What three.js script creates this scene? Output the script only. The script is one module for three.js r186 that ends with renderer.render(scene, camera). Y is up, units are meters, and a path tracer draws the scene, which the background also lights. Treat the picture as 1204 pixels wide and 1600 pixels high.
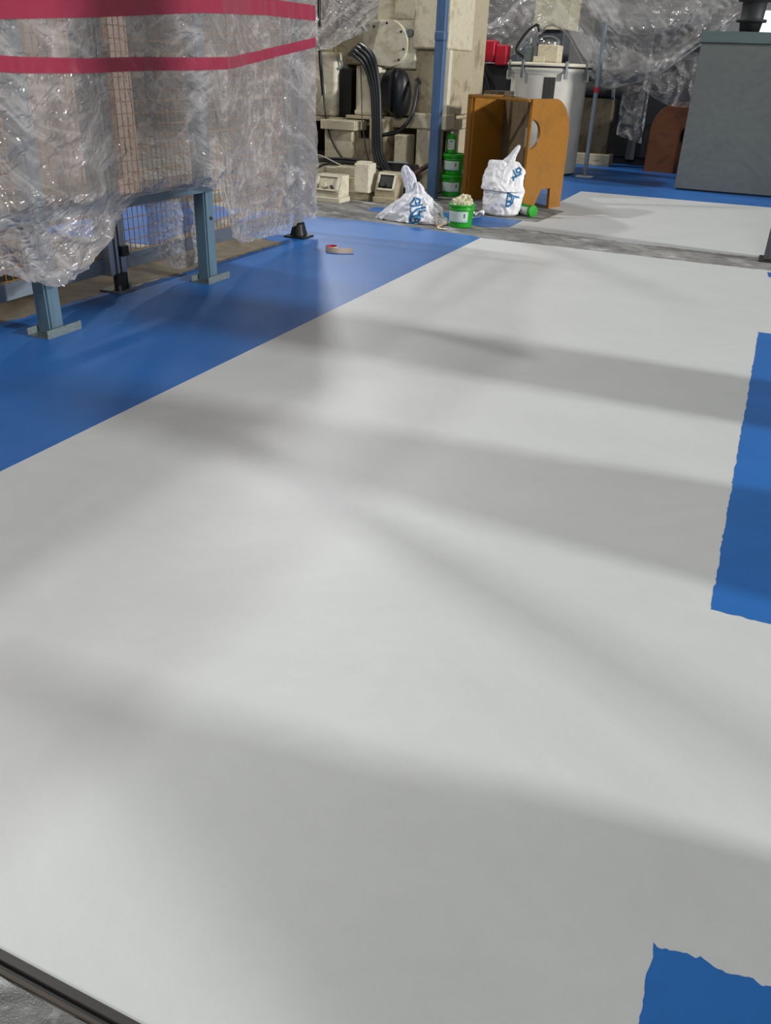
import * as THREE from 'three';
import { RoundedBoxGeometry } from 'three/addons/geometries/RoundedBoxGeometry.js';
import { RectAreaLightUniformsLib } from 'three/addons/lights/RectAreaLightUniformsLib.js';
import { mergeGeometries, mergeVertices } from 'three/addons/utils/BufferGeometryUtils.js';
import { ImprovedNoise } from 'three/addons/math/ImprovedNoise.js';

// ------------------------------------------------------------ camera, lights, exposure
const scene = new THREE.Scene();
scene.background = new THREE.Color(0x1c1c1c);
const camera = new THREE.PerspectiveCamera(63.49, 1204 / 1600, 0.05, 120);
camera.position.set(0, 1.5, 0);
camera.up.set(-0.222, 0.879, -0.421);
camera.lookAt(-0.343, 1.5 - 0.475, -0.81);
const renderer = new THREE.WebGLRenderer({ antialias: true });
renderer.toneMapping = THREE.LinearToneMapping;
renderer.toneMappingExposure = 1.0;
renderer.shadowMap.enabled = true;
RectAreaLightUniformsLib.init();
// floodlights under the roof, last one an added fill: [x, y, z], aim [x, y, z], size, radiance
const FLOODS = [
  { at: [-9.0, 8.0, -16.1], aim: [-2.0, 0, -4.5], w: 0.6, h: 0.6, power: 440, label: 'square floodlight under the roof beyond the cream machine' },
  { at: [-10.8, 9.5, -6.9], aim: [-1.0, 0, -2.6], w: 0.4, h: 0.4, power: 1350, label: 'square floodlight under the roof left of the wrapped fence' },
  { at: [33.0, 12.0, -4.6], aim: [-1.0, 0, -3.6], w: 2.4, h: 2.4, power: 730, label: 'large floodlight under the roof far to the right of the walkway' },
  { at: [2.0, 9.3, 9.0], aim: [-3.0, 0, -8.0], w: 3.0, h: 3.0, power: 22, label: 'added unseen fill light panel under the roof behind the viewer' },  // fill lamp, added to lift the shaded areas
];

// ------------------------------------------------------------ helpers
let seed = 12345;
function rnd() { seed |= 0; seed = seed + 0x6D2B79F5 | 0; let t = Math.imul(seed ^ seed >>> 15, 1 | seed); t = t + Math.imul(t ^ t >>> 7, 61 | t) ^ t; return ((t ^ t >>> 14) >>> 0) / 4294967296; }
const noiseGen = new ImprovedNoise();
const ns = (x, y, z = 0.37) => noiseGen.noise(x, y, z);
const fbm = (x, y, z = 0.37, o = 4) => { let s = 0, a = 0.5, f = 1; for (let i = 0; i < o; i++) { s += a * ns(x * f, y * f, z + i * 7.3); a *= 0.5; f *= 2.03; } return s; };
const taken = {};
const numbered = (n) => { const k = taken[n] = (taken[n] ?? -1) + 1; return k ? `${n}_${String(k).padStart(3, '0')}` : n; };
function shade(o) { o.castShadow = true; o.receiveShadow = true; return o; }
function thing(name, label, category, pos = [0, 0, 0], turn = 0, group) {
  const o = new THREE.Group(); o.name = numbered(name); o.position.set(...pos); o.rotation.y = turn;
  o.userData = { label, category }; if (group) o.userData.group = group; scene.add(o); return o;
}
function part(name, geo, mat, parent, label) {
  const m = shade(new THREE.Mesh(Array.isArray(geo) ? mergeGeometries(geo.map(clean)) : geo, mat));
  m.name = name; if (label) m.userData.label = label; parent.add(m); return m;
}
function single(name, geo, mat, label, category, group) {
  const m = part(numbered(name), geo, mat, scene); m.userData = { label, category }; if (group) m.userData.group = group; return m;
}
function struct(name, geo, mat, label, category) {
  const m = part(name, geo, mat, scene); m.userData = { kind: 'structure', label, category }; return m;
}
function clean(g) {
  g = g.index ? g.toNonIndexed() : g;
  for (const k of Object.keys(g.attributes)) if (!['position', 'normal', 'uv'].includes(k)) g.deleteAttribute(k);
  if (!g.attributes.uv) g.setAttribute('uv', new THREE.BufferAttribute(new Float32Array(g.attributes.position.count * 2), 2));
  return g;
}
// box from corner ranges, edges rounded
function bx(x0, x1, y0, y1, z0, z1, r = 0.008) {
  const w = Math.abs(x1 - x0), h = Math.abs(y1 - y0), d = Math.abs(z1 - z0); r = Math.min(r, w * 0.4, h * 0.4, d * 0.4);
  const g = r > 0.001 ? new RoundedBoxGeometry(w, h, d, 2, r) : new THREE.BoxGeometry(w, h, d);
  g.translate((x0 + x1) / 2, (y0 + y1) / 2, (z0 + z1) / 2); return g;
}
function cyl(x, y, z, r0, r1, h, axis = 'y', seg = 40) {
  const g = new THREE.CylinderGeometry(r1, r0, h, seg); if (axis === 'x') g.rotateZ(-Math.PI / 2); if (axis === 'z') g.rotateX(Math.PI / 2);
  return g.translate(x, y, z);
}
function tube(pts, r, seg = 40, rad = 10) {
  return new THREE.TubeGeometry(new THREE.CatmullRomCurve3(pts.map(p => new THREE.Vector3(...p)), false, 'centripetal'), seg, r, rad, false);
}
function bar(a, b, r, seg = 6) { const A = new THREE.Vector3(...a), B = new THREE.Vector3(...b); const g = new THREE.CylinderGeometry(r, r, A.distanceTo(B), seg); g.applyQuaternion(new THREE.Quaternion().setFromUnitVectors(new THREE.Vector3(0, 1, 0), B.clone().sub(A).normalize())); return g.translate((a[0] + b[0]) / 2, (a[1] + b[1]) / 2, (a[2] + b[2]) / 2); }
function lathe(pts, seg = 48) { return new THREE.LatheGeometry(pts.map(p => new THREE.Vector2(...p)), seg); }
// closed shape lying in x,z (metres), extruded upward by t
function slab(pts, y0, t, holes = []) {
  const mk = (C, p) => { const s = new C(); p.forEach(([x, z], i) => i ? s.lineTo(x, -z) : s.moveTo(x, -z)); s.closePath(); return s; };
  const s = mk(THREE.Shape, pts); for (const h of holes) s.holes.push(mk(THREE.Path, h));
  return new THREE.ExtrudeGeometry(s, { depth: t, bevelEnabled: false }).rotateX(-Math.PI / 2).translate(0, y0, 0);
}
// polyline with hand-cut raggedness: amp per edge
function ragged(pts, amps, step = 0.02) {
  const out = [];
  pts.forEach((p, i) => {
    const q = pts[(i + 1) % pts.length], a = Array.isArray(amps) ? amps[i] : amps, L = Math.hypot(q[0] - p[0], q[1] - p[1]);
    const n = a > 0 ? Math.max(1, Math.round(L / step)) : 1, nx = -(q[1] - p[1]) / L, nz = (q[0] - p[0]) / L;
    for (let k = 0; k < n; k++) { const t = k / n, w = t * L / step, d = k ? a * (1.2 * ns(w * 0.11, i * 9.1) + 1.3 * ns(w * 0.43, i * 3.7 + 4)) : 0; out.push([p[0] + (q[0] - p[0]) * t + nx * d, p[1] + (q[1] - p[1]) * t + nz * d]); }
  });
  return out;
}
// grid surface f(u, v) -> [x, y, z]
function surface(f, nu, nv) {
  const pos = [], uv = [], idx = [];
  for (let j = 0; j <= nv; j++) for (let i = 0; i <= nu; i++) { const u = i / nu, v = j / nv; pos.push(...f(u, v)); uv.push(u, v); }
  for (let j = 0; j < nv; j++) for (let i = 0; i < nu; i++) { const a = j * (nu + 1) + i, b = a + 1, c = a + nu + 1, d = c + 1; idx.push(a, b, d, a, d, c); }
  const g = new THREE.BufferGeometry(); g.setAttribute('position', new THREE.Float32BufferAttribute(pos, 3)); g.setAttribute('uv', new THREE.Float32BufferAttribute(uv, 2)); g.setIndex(idx); g.computeVertexNormals(); return g;
}
const lerp = (a, b, t) => a + (b - a) * t, clamp = (x, a = 0, b = 1) => Math.min(b, Math.max(a, x)), smooth = (a, b, x) => { const t = clamp((x - a) / (b - a)); return t * t * (3 - 2 * t); };
function pieces(table, x) { if (x <= table[0][0]) return table[0][1]; for (let i = 1; i < table.length; i++) if (x <= table[i][0]) { const [a, b] = table[i - 1], [c, d] = table[i]; return lerp(b, d, (x - a) / (c - a)); } return table[table.length - 1][1]; }

// ------------------------------------------------------------ textures and materials
function noiseTexture(size, fn, srgb = true) {
  const d = new Uint8Array(size * size * 4);
  for (let y = 0; y < size; y++) for (let x = 0; x < size; x++) { const c = fn(x / size, y / size), k = (y * size + x) * 4; d[k] = clamp(c[0], 0, 255); d[k + 1] = clamp(c[1], 0, 255); d[k + 2] = clamp(c[2], 0, 255); d[k + 3] = 255; }
  const t = new THREE.DataTexture(d, size, size); t.wrapS = t.wrapT = THREE.RepeatWrapping; t.magFilter = THREE.LinearFilter; t.minFilter = THREE.LinearMipmapLinearFilter; t.generateMipmaps = true; if (srgb) t.colorSpace = THREE.SRGBColorSpace; t.needsUpdate = true; return t;
}
// noise that tiles over the unit square
const tile = (u, v, f, z = 0) => { const s = 2 * Math.PI, r = f / s; return noiseGen.noise(Math.cos(u * s) * r + z, Math.sin(u * s) * r + Math.cos(v * s) * r * 1.3 + 3.1, Math.sin(v * s) * r * 1.3 + z * 1.7); };
const tfbm = (u, v, f, z = 0, o = 4) => { let s = 0, a = 0.5; for (let i = 0; i < o; i++) { s += a * tile(u, v, f, z + i * 5.3); a *= 0.55; f *= 2.1; } return s; };
function canvasTexture(w, h, draw) { const c = document.createElement('canvas'); c.width = w; c.height = h; draw(c.getContext('2d'), w, h); const t = new THREE.CanvasTexture(c); t.colorSpace = THREE.SRGBColorSpace; t.magFilter = THREE.LinearFilter; return t; }
const std = (color, roughness = 0.6, more = {}) => new THREE.MeshStandardMaterial({ color, roughness, ...more });
const speck = noiseTexture(256, () => { const v = 110 + 60 * (rnd() - 0.5); return [v, v, v]; }, false); speck.repeat.set(2.5, 2.5);
function coat(rgb, rough, amt) {
  const t = noiseTexture(512, (u, v) => { const n = 1 + amt * (tfbm(u, v, 5, rgb[0]) * 1.2 + 0.25 * tile(u, v, 40, 2)) + (rnd() - 0.5) * amt * 0.35; return rgb.map(c => c * n); });
  t.repeat.set(0.4, 0.4); return new THREE.MeshStandardMaterial({ map: t, roughness: rough, bumpMap: speck, bumpScale: 0.0004 });
}
const M = {};
M.grey = coat([202, 203, 201], 0.48, 0.03);
M.blue = coat([38, 104, 176], 0.42, 0.07);
{
  const t = noiseTexture(1024, (u, v) => { const a = tfbm(u, v, 6, 1, 5), b = tfbm(u, v, 26, 5, 3), sm = Math.max(0, tfbm(u, v, 9, 9, 4) - 0.12) * 160; const k = 128 + a * 50 + b * 46 + sm + (rnd() - 0.5) * 14; return [k, k * 0.985, k * 0.955]; });
  t.repeat.set(0.35, 0.35); M.concrete = new THREE.MeshStandardMaterial({ map: t, roughness: 0.82, bumpMap: speck, bumpScale: 0.002 });
}
{
  const t = noiseTexture(512, (u, v) => { const a = tfbm(u, v, 7, 3, 5); const k = 1 + a * 0.35 + (rnd() - 0.5) * 0.08; return [118 * k, 108 * k, 90 * k]; });
  t.repeat.set(0.7, 0.7); M.tanConcrete = new THREE.MeshStandardMaterial({ map: t, roughness: 0.85, bumpMap: speck, bumpScale: 0.002 });
}
{
  const t = noiseTexture(512, (u, v) => { const a = tfbm(u, v, 8, 4, 5), w = Math.max(0, tfbm(u, v, 14, 6, 3) - 0.1) * 300; const k = 100 + a * 80 + w * 0.6; return [k, k, k * 0.98]; });
  t.repeat.set(1.5, 1.5); M.wetConcrete = new THREE.MeshStandardMaterial({ map: t, roughness: 0.3, bumpMap: speck, bumpScale: 0.0012 });
}
// painted steel with rust and grime patches
function paint(rgb, rough, dirt, amt, f = 6, metal = 0) {
  const t = noiseTexture(256, (u, v) => { const m = clamp((tfbm(u, v, f, rgb[0] * 0.1 + rgb[2], 5) - 0.06) * 3.5) * amt, g = 1 + 0.09 * tfbm(u, v, 20, 3, 3); return rgb.map((c, i) => lerp(c, dirt[i], m) * g); });
  return new THREE.MeshStandardMaterial({ map: t, roughness: rough, metalness: metal });
}
M.cream = paint([204, 195, 168], 0.5, [140, 115, 80], 0.3);
M.creamPale = paint([216, 209, 186], 0.5, [150, 125, 90], 0.3);
M.creamOld = paint([176, 164, 136], 0.6, [104, 82, 56], 0.5, 4);
M.creamTank = paint([205, 200, 186], 0.45, [170, 160, 140], 0.25, 4);
M.yellow = paint([148, 99, 26], 0.45, [128, 86, 34], 0.55, 5);
M.greyBrown = paint([84, 73, 54], 0.65, [48, 38, 28], 0.6, 4);
M.backPlate = paint([112, 98, 74], 0.65, [78, 62, 44], 0.6, 4);
M.post = paint([88, 112, 126], 0.45, [60, 76, 88], 0.5, 8);
M.bluePole = paint([72, 100, 134], 0.45, [50, 66, 90], 0.4, 8);
M.footMetal = paint([120, 132, 132], 0.45, [92, 84, 70], 0.6, 9, 0.3);
M.alu = new THREE.MeshStandardMaterial({ color: 0xb4b8bb, roughness: 0.35, metalness: 0.6 });
M.rail = paint([128, 138, 146], 0.45, [92, 96, 98], 0.4, 7, 0.2);
M.wire = std(0xc08a28, 0.5);
M.black = std(0x121212, 0.5);
M.rubber = std(0x16171a, 0.42);
M.darkSteel = paint([58, 56, 52], 0.5, [38, 30, 24], 0.5, 7, 0.3);
M.darkMachine = paint([34, 35, 37], 0.6, [18, 17, 16], 0.5, 5);
M.midMachine = paint([88, 92, 98], 0.55, [60, 60, 62], 0.5, 5);
M.cabinet = paint([98, 103, 101], 0.36, [86, 91, 90], 0.4, 4);
M.cabinetRim = paint([88, 104, 102], 0.4, [70, 78, 78], 0.5, 7);
M.orange = paint([92, 48, 16], 0.55, [50, 28, 14], 0.6, 5);
M.red = std(0xb3122c, 0.4);
M.redTape = new THREE.MeshPhysicalMaterial({ color: 0xa02f4a, roughness: 0.35, transmission: 0.25, thickness: 0 });
M.chrome = new THREE.MeshStandardMaterial({ color: 0xdddddd, roughness: 0.12, metalness: 1 });
M.green = std(0x1e9a1e, 0.38);
M.greenDark = std(0x178018, 0.4);
M.white = std(0xe4e2dc, 0.5);
M.wall = std(0x8c8d8b, 0.85);
M.wallBack = std(0x858684, 0.85);
M.ceiling = std(0x909190, 0.85);
M.tan = paint([170, 150, 134], 0.7, [140, 112, 84], 0.5, 4);
M.brown = paint([110, 88, 68], 0.75, [70, 52, 40], 0.6, 4);
M.filmBump = noiseTexture(512, (u, v) => { const r = 1 - Math.abs(tfbm(u, v, 14, 2, 4)) * 3.2, s = 1 - Math.abs(tfbm(u, v, 38, 8, 3)) * 3; const k = clamp(clamp(r) ** 5 * 0.7 + clamp(s) ** 5 * 0.25 * clamp(tile(u, v, 6, 4) * 3 + 0.4)) * 255; return [k, k, k]; }, false);
M.filmFolds = noiseTexture(512, (u, v) => { const r = clamp(1 - Math.abs(tfbm(u, v, 7, 11, 3)) * 5) ** 3, q = clamp(1 - Math.abs(tfbm(u, v, 17, 15, 3)) * 5) ** 4; const k = 255 * clamp(1 - 0.22 * r - 0.13 * q); return [k, k, k]; }, false);   // doubled, creased film lets less light through
function film(trans, rough, rep, col = 0xd9d6d4, bump = 0.015) {
  const b = M.filmBump.clone(); b.repeat.set(rep[0] * 0.45, rep[1] * 0.45); b.needsUpdate = true; const d = M.filmFolds.clone(); d.repeat.set(rep[0] * 0.3, rep[1] * 0.3); d.needsUpdate = true;
  return new THREE.MeshPhysicalMaterial({ color: col, transmissionMap: d, roughness: rough, transmission: trans, thickness: 0, ior: 1.5, bumpMap: b, bumpScale: bump, side: THREE.DoubleSide });
}

// ------------------------------------------------------------ room shell
const RX0 = -20, RX1 = 36, RZ0 = -22, RZ1 = 15, RH = 13;
const floor = struct('floor', bx(RX0, RX1, -0.2, 0, RZ0, RZ1, 0), M.concrete, 'bare grey concrete floor of the hall', 'floor');
{ const p = floor.geometry.attributes.position, u = floor.geometry.attributes.uv; for (let i = 0; i < p.count; i++) u.setXY(i, p.getX(i), p.getZ(i)); }
struct('ceiling', bx(RX0, RX1, RH, RH + 0.2, RZ0, RZ1, 0), M.ceiling, 'pale roof deck high above the hall', 'ceiling');
struct('wall_left', bx(RX0 - 0.2, RX0, 0, RH, RZ0, RZ1, 0), M.wall, 'pale side wall far left of the fence', 'wall');
struct('wall_right', bx(RX1, RX1 + 0.2, 0, RH, RZ0, RZ1, 0), M.wall, 'pale side wall far right of the walkway', 'wall');
struct('wall_front', bx(RX0, RX1, 0, RH, RZ1, RZ1 + 0.2, 0), M.wall, 'pale end wall behind the viewer', 'wall');
// back wall with a window opening
const WX0 = -1.09, WX1 = 1.1, WY0 = 2.2, WY1 = 2.8;
struct('wall_back', [bx(RX0, WX0, 0, RH, RZ0 - 0.2, RZ0, 0), bx(WX1, RX1, 0, RH, RZ0 - 0.2, RZ0, 0), bx(WX0, WX1, 0, WY0, RZ0 - 0.2, RZ0, 0), bx(WX0, WX1, WY1, RH, RZ0 - 0.2, RZ0, 0)], M.wallBack, 'grey back wall behind the plastic sheeting', 'wall');
{
  const w = new THREE.Group(); w.name = 'window_1'; w.userData = { kind: 'structure', label: 'bright daylit window in the back wall above the grey cabinet', category: 'window' }; scene.add(w);
  part('pane', bx(WX0, WX1, WY0, WY1, RZ0 - 0.11, RZ0 - 0.09, 0), new THREE.MeshStandardMaterial({ color: 0xffffff, roughness: 0.4, emissive: 0xf4f8ff, emissiveIntensity: 1.6 }), w);
  part('window_frame', [bx(WX0 - 0.04, WX1 + 0.04, WY1, WY1 + 0.06, RZ0 - 0.1, RZ0 + 0.03), bx(WX0 - 0.04, WX1 + 0.04, WY0 - 0.06, WY0, RZ0 - 0.1, RZ0 + 0.03), bx(WX0 - 0.05, WX0, WY0, WY1, RZ0 - 0.1, RZ0 + 0.03), bx(WX1, WX1 + 0.05, WY0, WY1, RZ0 - 0.1, RZ0 + 0.03)], M.wall, w);
  const l = new THREE.RectAreaLight(0xf4f8ff, 1.6, WX1 - WX0, WY1 - WY0); l.position.set((WX0 + WX1) / 2, (WY0 + WY1) / 2, RZ0 - 0.06); l.lookAt((WX0 + WX1) / 2, (WY0 + WY1) / 2, 0); scene.add(l);
}
// floodlight fixtures, added fill panel included
for (const f of FLOODS) {
  const t = thing('floodlight', f.label, 'lamp', f.at); t.lookAt(...f.aim);   // a group's +z faces its aim
  part('housing', bx(-f.w / 2 - 0.06, f.w / 2 + 0.06, -f.h / 2 - 0.06, f.h / 2 + 0.06, -0.22, -0.02, 0.03), M.darkSteel, t);
  part('lens', bx(-f.w / 2, f.w / 2, -f.h / 2, f.h / 2, -0.02, -0.005, 0), new THREE.MeshStandardMaterial({ color: 0xffffff, emissive: 0xfdfeff, emissiveIntensity: 3 }), t);
  const rodTop = t.worldToLocal(new THREE.Vector3(f.at[0], RH, f.at[2])), back = [0, 0, -0.2];
  t.updateMatrixWorld(true);
  part('hanger', bar(back, t.worldToLocal(new THREE.Vector3(f.at[0], RH, f.at[2])).toArray(), 0.03), M.darkSteel, t);
  const l = new THREE.RectAreaLight(0xfdfeff, f.power, f.w, f.h); l.position.set(...f.at); l.lookAt(...f.aim); scene.add(l);
}

// ------------------------------------------------------------ painted floor zones (parts of the floor)
const XL = -2.597, XR = 0.11;
part('grey_coating', slab(ragged([[XL, -8.3], [0.3, -8.3], [1.7, -8.35], [1.7, -0.63], [-2.0, -0.62], [XL, -0.62]], [0.012, 0, 0, 0.004, 0, 0]), 0.0005, 0.003), M.grey, floor, 'light grey epoxy walkway coating');
part('blue_coating', slab(ragged([[XL, -0.62], [-4.22, -0.62], [-4.22, -3.7], [-4.17, -4.1], [-4.19, -4.5], [-4.12, -4.85], [-4.11, -5.5], [-4.09, -6.2], [-4.08, -6.95], [-4.5, -7.05], [-4.9, -7.3], [-5.3, -8.4], [-4.66, -8.46], [-3.6, -8.5], [XL, -8.31]], [0, 0, .03, .03, .03, .03, .03, .03, .03, .02, .02, .02, .02, .03, 0]), 0.0005, 0.0034), M.blue, floor, 'blue epoxy zone in front of the wrapped fence');
part('blue_coating', slab(ragged([[XR, -6.06], [1.7, -6.1], [1.7, -2.44], [XR, -2.44]], [0.002, 0, 0.005, 0.004], 0.012), 0.002, 0.0024), M.blue, floor, 'blue epoxy rectangle at the right edge');
part('blue_coating', slab(ragged([[XR, -1.175], [1.7, -1.2], [1.7, -0.3], [XR, -0.3]], [0.009, 0, 0, 0.004], 0.008), 0.002, 0.0024), M.blue, floor, 'blue epoxy rectangle in the near right corner');
part('blue_coating', slab(ragged([[0.1, -8.22], [1.7, -8.27], [1.7, -8.0], [0.115, -8.0]], 0.004), 0.002, 0.0024), M.blue, floor, 'small blue epoxy strip near the gutter');
part('grey_coating', slab(ragged([[-2.54, -12.7], [0.6, -12.8], [0.6, -8.9], [-1.1, -8.92], [-1.9, -9.03], [-2.53, -9.1], [-2.53, -9.6], [-2.36, -9.6], [-2.29, -10.62], [-2.53, -10.75]], [0.004, 0, 0.03, 0.03, 0.03, 0, 0.004, 0.004, 0.004, 0.004]), 0.0005, 0.003), M.grey, floor, 'light grey epoxy panel beyond the gutter');
part('blue_coating', slab(ragged([[-4.3, -9.5], [-3.6, -9.62], [-2.54, -9.62], [-2.54, -9.12], [-2.76, -8.95], [-3.25, -9.1], [-4.3, -9.2]], 0.012), 0.0005, 0.003), M.blue, floor, 'blue epoxy strip beyond the gutter');
part('blue_coating', slab(ragged([[-5.2, -17.4], [1.6, -17.4], [1.6, -12.82], [0.6, -12.8], [-2.54, -12.71], [-2.54, -10.9], [-3.4, -11.6], [-5.0, -13.2]], 0.004), 0.0005, 0.003), M.blue, floor, 'blue epoxy zone at the back beside the grey cabinet');
part('blue_coating', slab(ragged([[-6.6, -8.4], [-5.4, -8.4], [-5.2, -7.2], [-5.0, -6.2], [-6.6, -6.0]], 0.02), 0.0005, 0.003), M.blue, floor, 'blue epoxy patch inside the fence');
part('bare_patch', slab(ragged([[-4.6, -7.05], [-4.1, -6.98], [-4.1, -5.6], [-4.2, -4.6], [-4.24, -0.7], [-4.75, -0.7], [-4.7, -5.0]], 0.02), 0.0002, 0.002), M.tanConcrete, floor, 'tan strip of bare floor under the fence');
part('bare_patch', slab(ragged([[-2.2, -0.585], [-0.2, -0.585], [-0.2, 0.1], [-2.2, 0.1]], 0.004), 0.0005, 0.002), M.wetConcrete, floor, 'wet looking grey floor at the near left corner');
// edge channel at the near end of the walkway
{
  const t = thing('edge_channel', 'dark rusty steel edge channel at the near end of the walkway', 'channel', [-1.0, 0, -0.6]);
  part('angle_bar', bx(-1.2, 0.8, 0.0, 0.011, -0.022, -0.004, 0.002), M.darkSteel, t);
  part('angle_bar', bx(-1.2, 0.8, 0.0, 0.006, 0.004, 0.014, 0.002), paint([70, 62, 52], 0.6, [34, 28, 24], 0.8, 12), t);
  part('channel_bed', bx(-1.2, 0.8, 0.0, 0.004, -0.004, 0.004, 0), M.black, t);
}

// ------------------------------------------------------------ fence inside the wrapping
function wireMesh(z0, z1, y0, y1, x, dz, dy, r) {
  const g = []; for (let z = z0; z <= z1 + 1e-6; z += dz) g.push(new THREE.BoxGeometry(2 * r, y1 - y0, 2 * r).translate(x, (y0 + y1) / 2, z));
  for (let y = y0; y <= y1 + 1e-6; y += dy) g.push(new THREE.BoxGeometry(2 * r, 2 * r, z1 - z0).translate(x + 2 * r, y, (z0 + z1) / 2)); return g;
}
const fence = thing('mesh_fence', 'yellow wire mesh safety fence standing behind the plastic film', 'fence', [-4.2, 0, -4.7]);
function sub(name, pos, label) { const o = new THREE.Group(); o.name = name; o.position.set(...pos); if (label) o.userData.label = label; fence.add(o); return o; }
for (const [z0, z1] of [[-7.24, -4.79], [-4.64, -2.42]]) {
  const a = z0 - (z0 + z1) / 2, b = -a, t = sub('fence_panel', [0, 0, (z0 + z1) / 2 + 4.7]);
  part('wire_mesh', wireMesh(a + 0.03, b - 0.03, 0.24, 2.36, 0, 0.055, 0.075, 0.0021), M.wire, t, 'yellow wire mesh');
  part('rail', bx(-0.02, 0.02, 0.13, 0.235, a, b, 0.005), M.rail, t); part('rail', bx(-0.02, 0.02, 2.36, 2.42, a, b, 0.005), M.rail, t);
  part('stile', bx(-0.02, 0.02, 0.235, 2.36, a, a + 0.035, 0.005), M.rail, t); part('stile', bx(-0.02, 0.02, 0.235, 2.36, b - 0.035, b, 0.005), M.rail, t);
}
{ // slotted aluminium post
  const t = sub('fence_post', [0.03, 0, -0.015], 'slotted aluminium post with grey foot');
  part('profile', [bx(-0.04, 0.05, 0.12, 2.5, -0.085, -0.035, 0.004), bx(-0.04, 0.05, 0.12, 2.5, -0.012, 0.012, 0.004), bx(-0.04, 0.05, 0.12, 2.5, 0.035, 0.085, 0.004), bx(-0.04, 0.0, 0.14, 2.5, -0.07, 0.07, 0)], M.alu, t);
  part('bracket', bx(0.03, 0.07, 0.016, 0.13, -0.06, 0.05, 0.004), M.darkSteel, t); part('bracket', bx(-0.03, 0.07, 0.24, 0.31, -0.1, -0.03, 0.004), M.darkSteel, t);
  part('base_plate', bx(-0.08, 0.11, 0.003, 0.016, -0.08, 0.08, 0.003), M.footMetal, t);
  for (const [x, z] of [[0.085, 0.055], [0.085, -0.055]]) part('bolt', cyl(x, 0.035, z, 0.012, 0.008, 0.045, 'y', 10), M.footMetal, t);
}
{ // end post with black foot
  const t = sub('fence_post', [0.09, 0, -2.58], 'end post standing in a black plastic foot');
  part('tube', bx(-0.035, 0.035, 0.1, 2.5, -0.035, 0.035, 0.006), M.post, t);
  part('foot', [lathe([[0, 0.14], [0.055, 0.14], [0.06, 0.12], [0.085, 0.03], [0.085, 0.004], [0, 0.004]], 4).rotateY(Math.PI / 4), bx(-0.11, 0.11, 0.003, 0.022, -0.1, 0.1, 0.004)], M.black, t, 'black plastic foot');
  part('collar', cyl(0, 0.16, 0, 0.028, 0.024, 0.06, 'y', 20), M.black, t);
}

// ------------------------------------------------------------ blue-grey guard frame
{
  const t = thing('guard_barrier', 'blue-grey steel guard frame with two tall posts and a waist rail', 'barrier', [-3.8, 0, -3.7]);
  for (const [z, top] of [[0, 5.6], [-1.63, 2.6]]) {
    const post = part('post', [bx(-0.012, 0.012, 0.012, top, z - 0.055, z + 0.055, 0.003), bx(-0.05, 0.035, 0.012, top, z - 0.055, z - 0.045, 0.002), bx(-0.05, 0.035, 0.012, top, z + 0.045, z + 0.055, 0.002), bx(-0.02, 0.05, 0.012, top, z - 0.045, z + 0.045, 0.004)], M.post, t);
    part('bolt', cyl(0.054, 0.46, z + 0.0, 0.012, 0.012, 0.012, 'x', 12), M.darkSteel, post);
    part('foot', [bx(-0.07, 0.09, 0.003, 0.012, z - 0.13, z + 0.13, 0.002), bx(0.082, 0.092, 0.003, 0.055, z - 0.15, z + 0.13, 0.003), bx(-0.07, -0.062, 0.003, 0.05, z - 0.13, z + 0.13, 0.003)], M.footMetal, t);
  }
  part('rail', [bx(-0.06, 0.055, 0.685, 0.697, -1.72, 1.6, 0.003), bx(0.045, 0.055, 0.645, 0.69, -1.72, 1.6, 0.003)], M.post, t);
}

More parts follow.
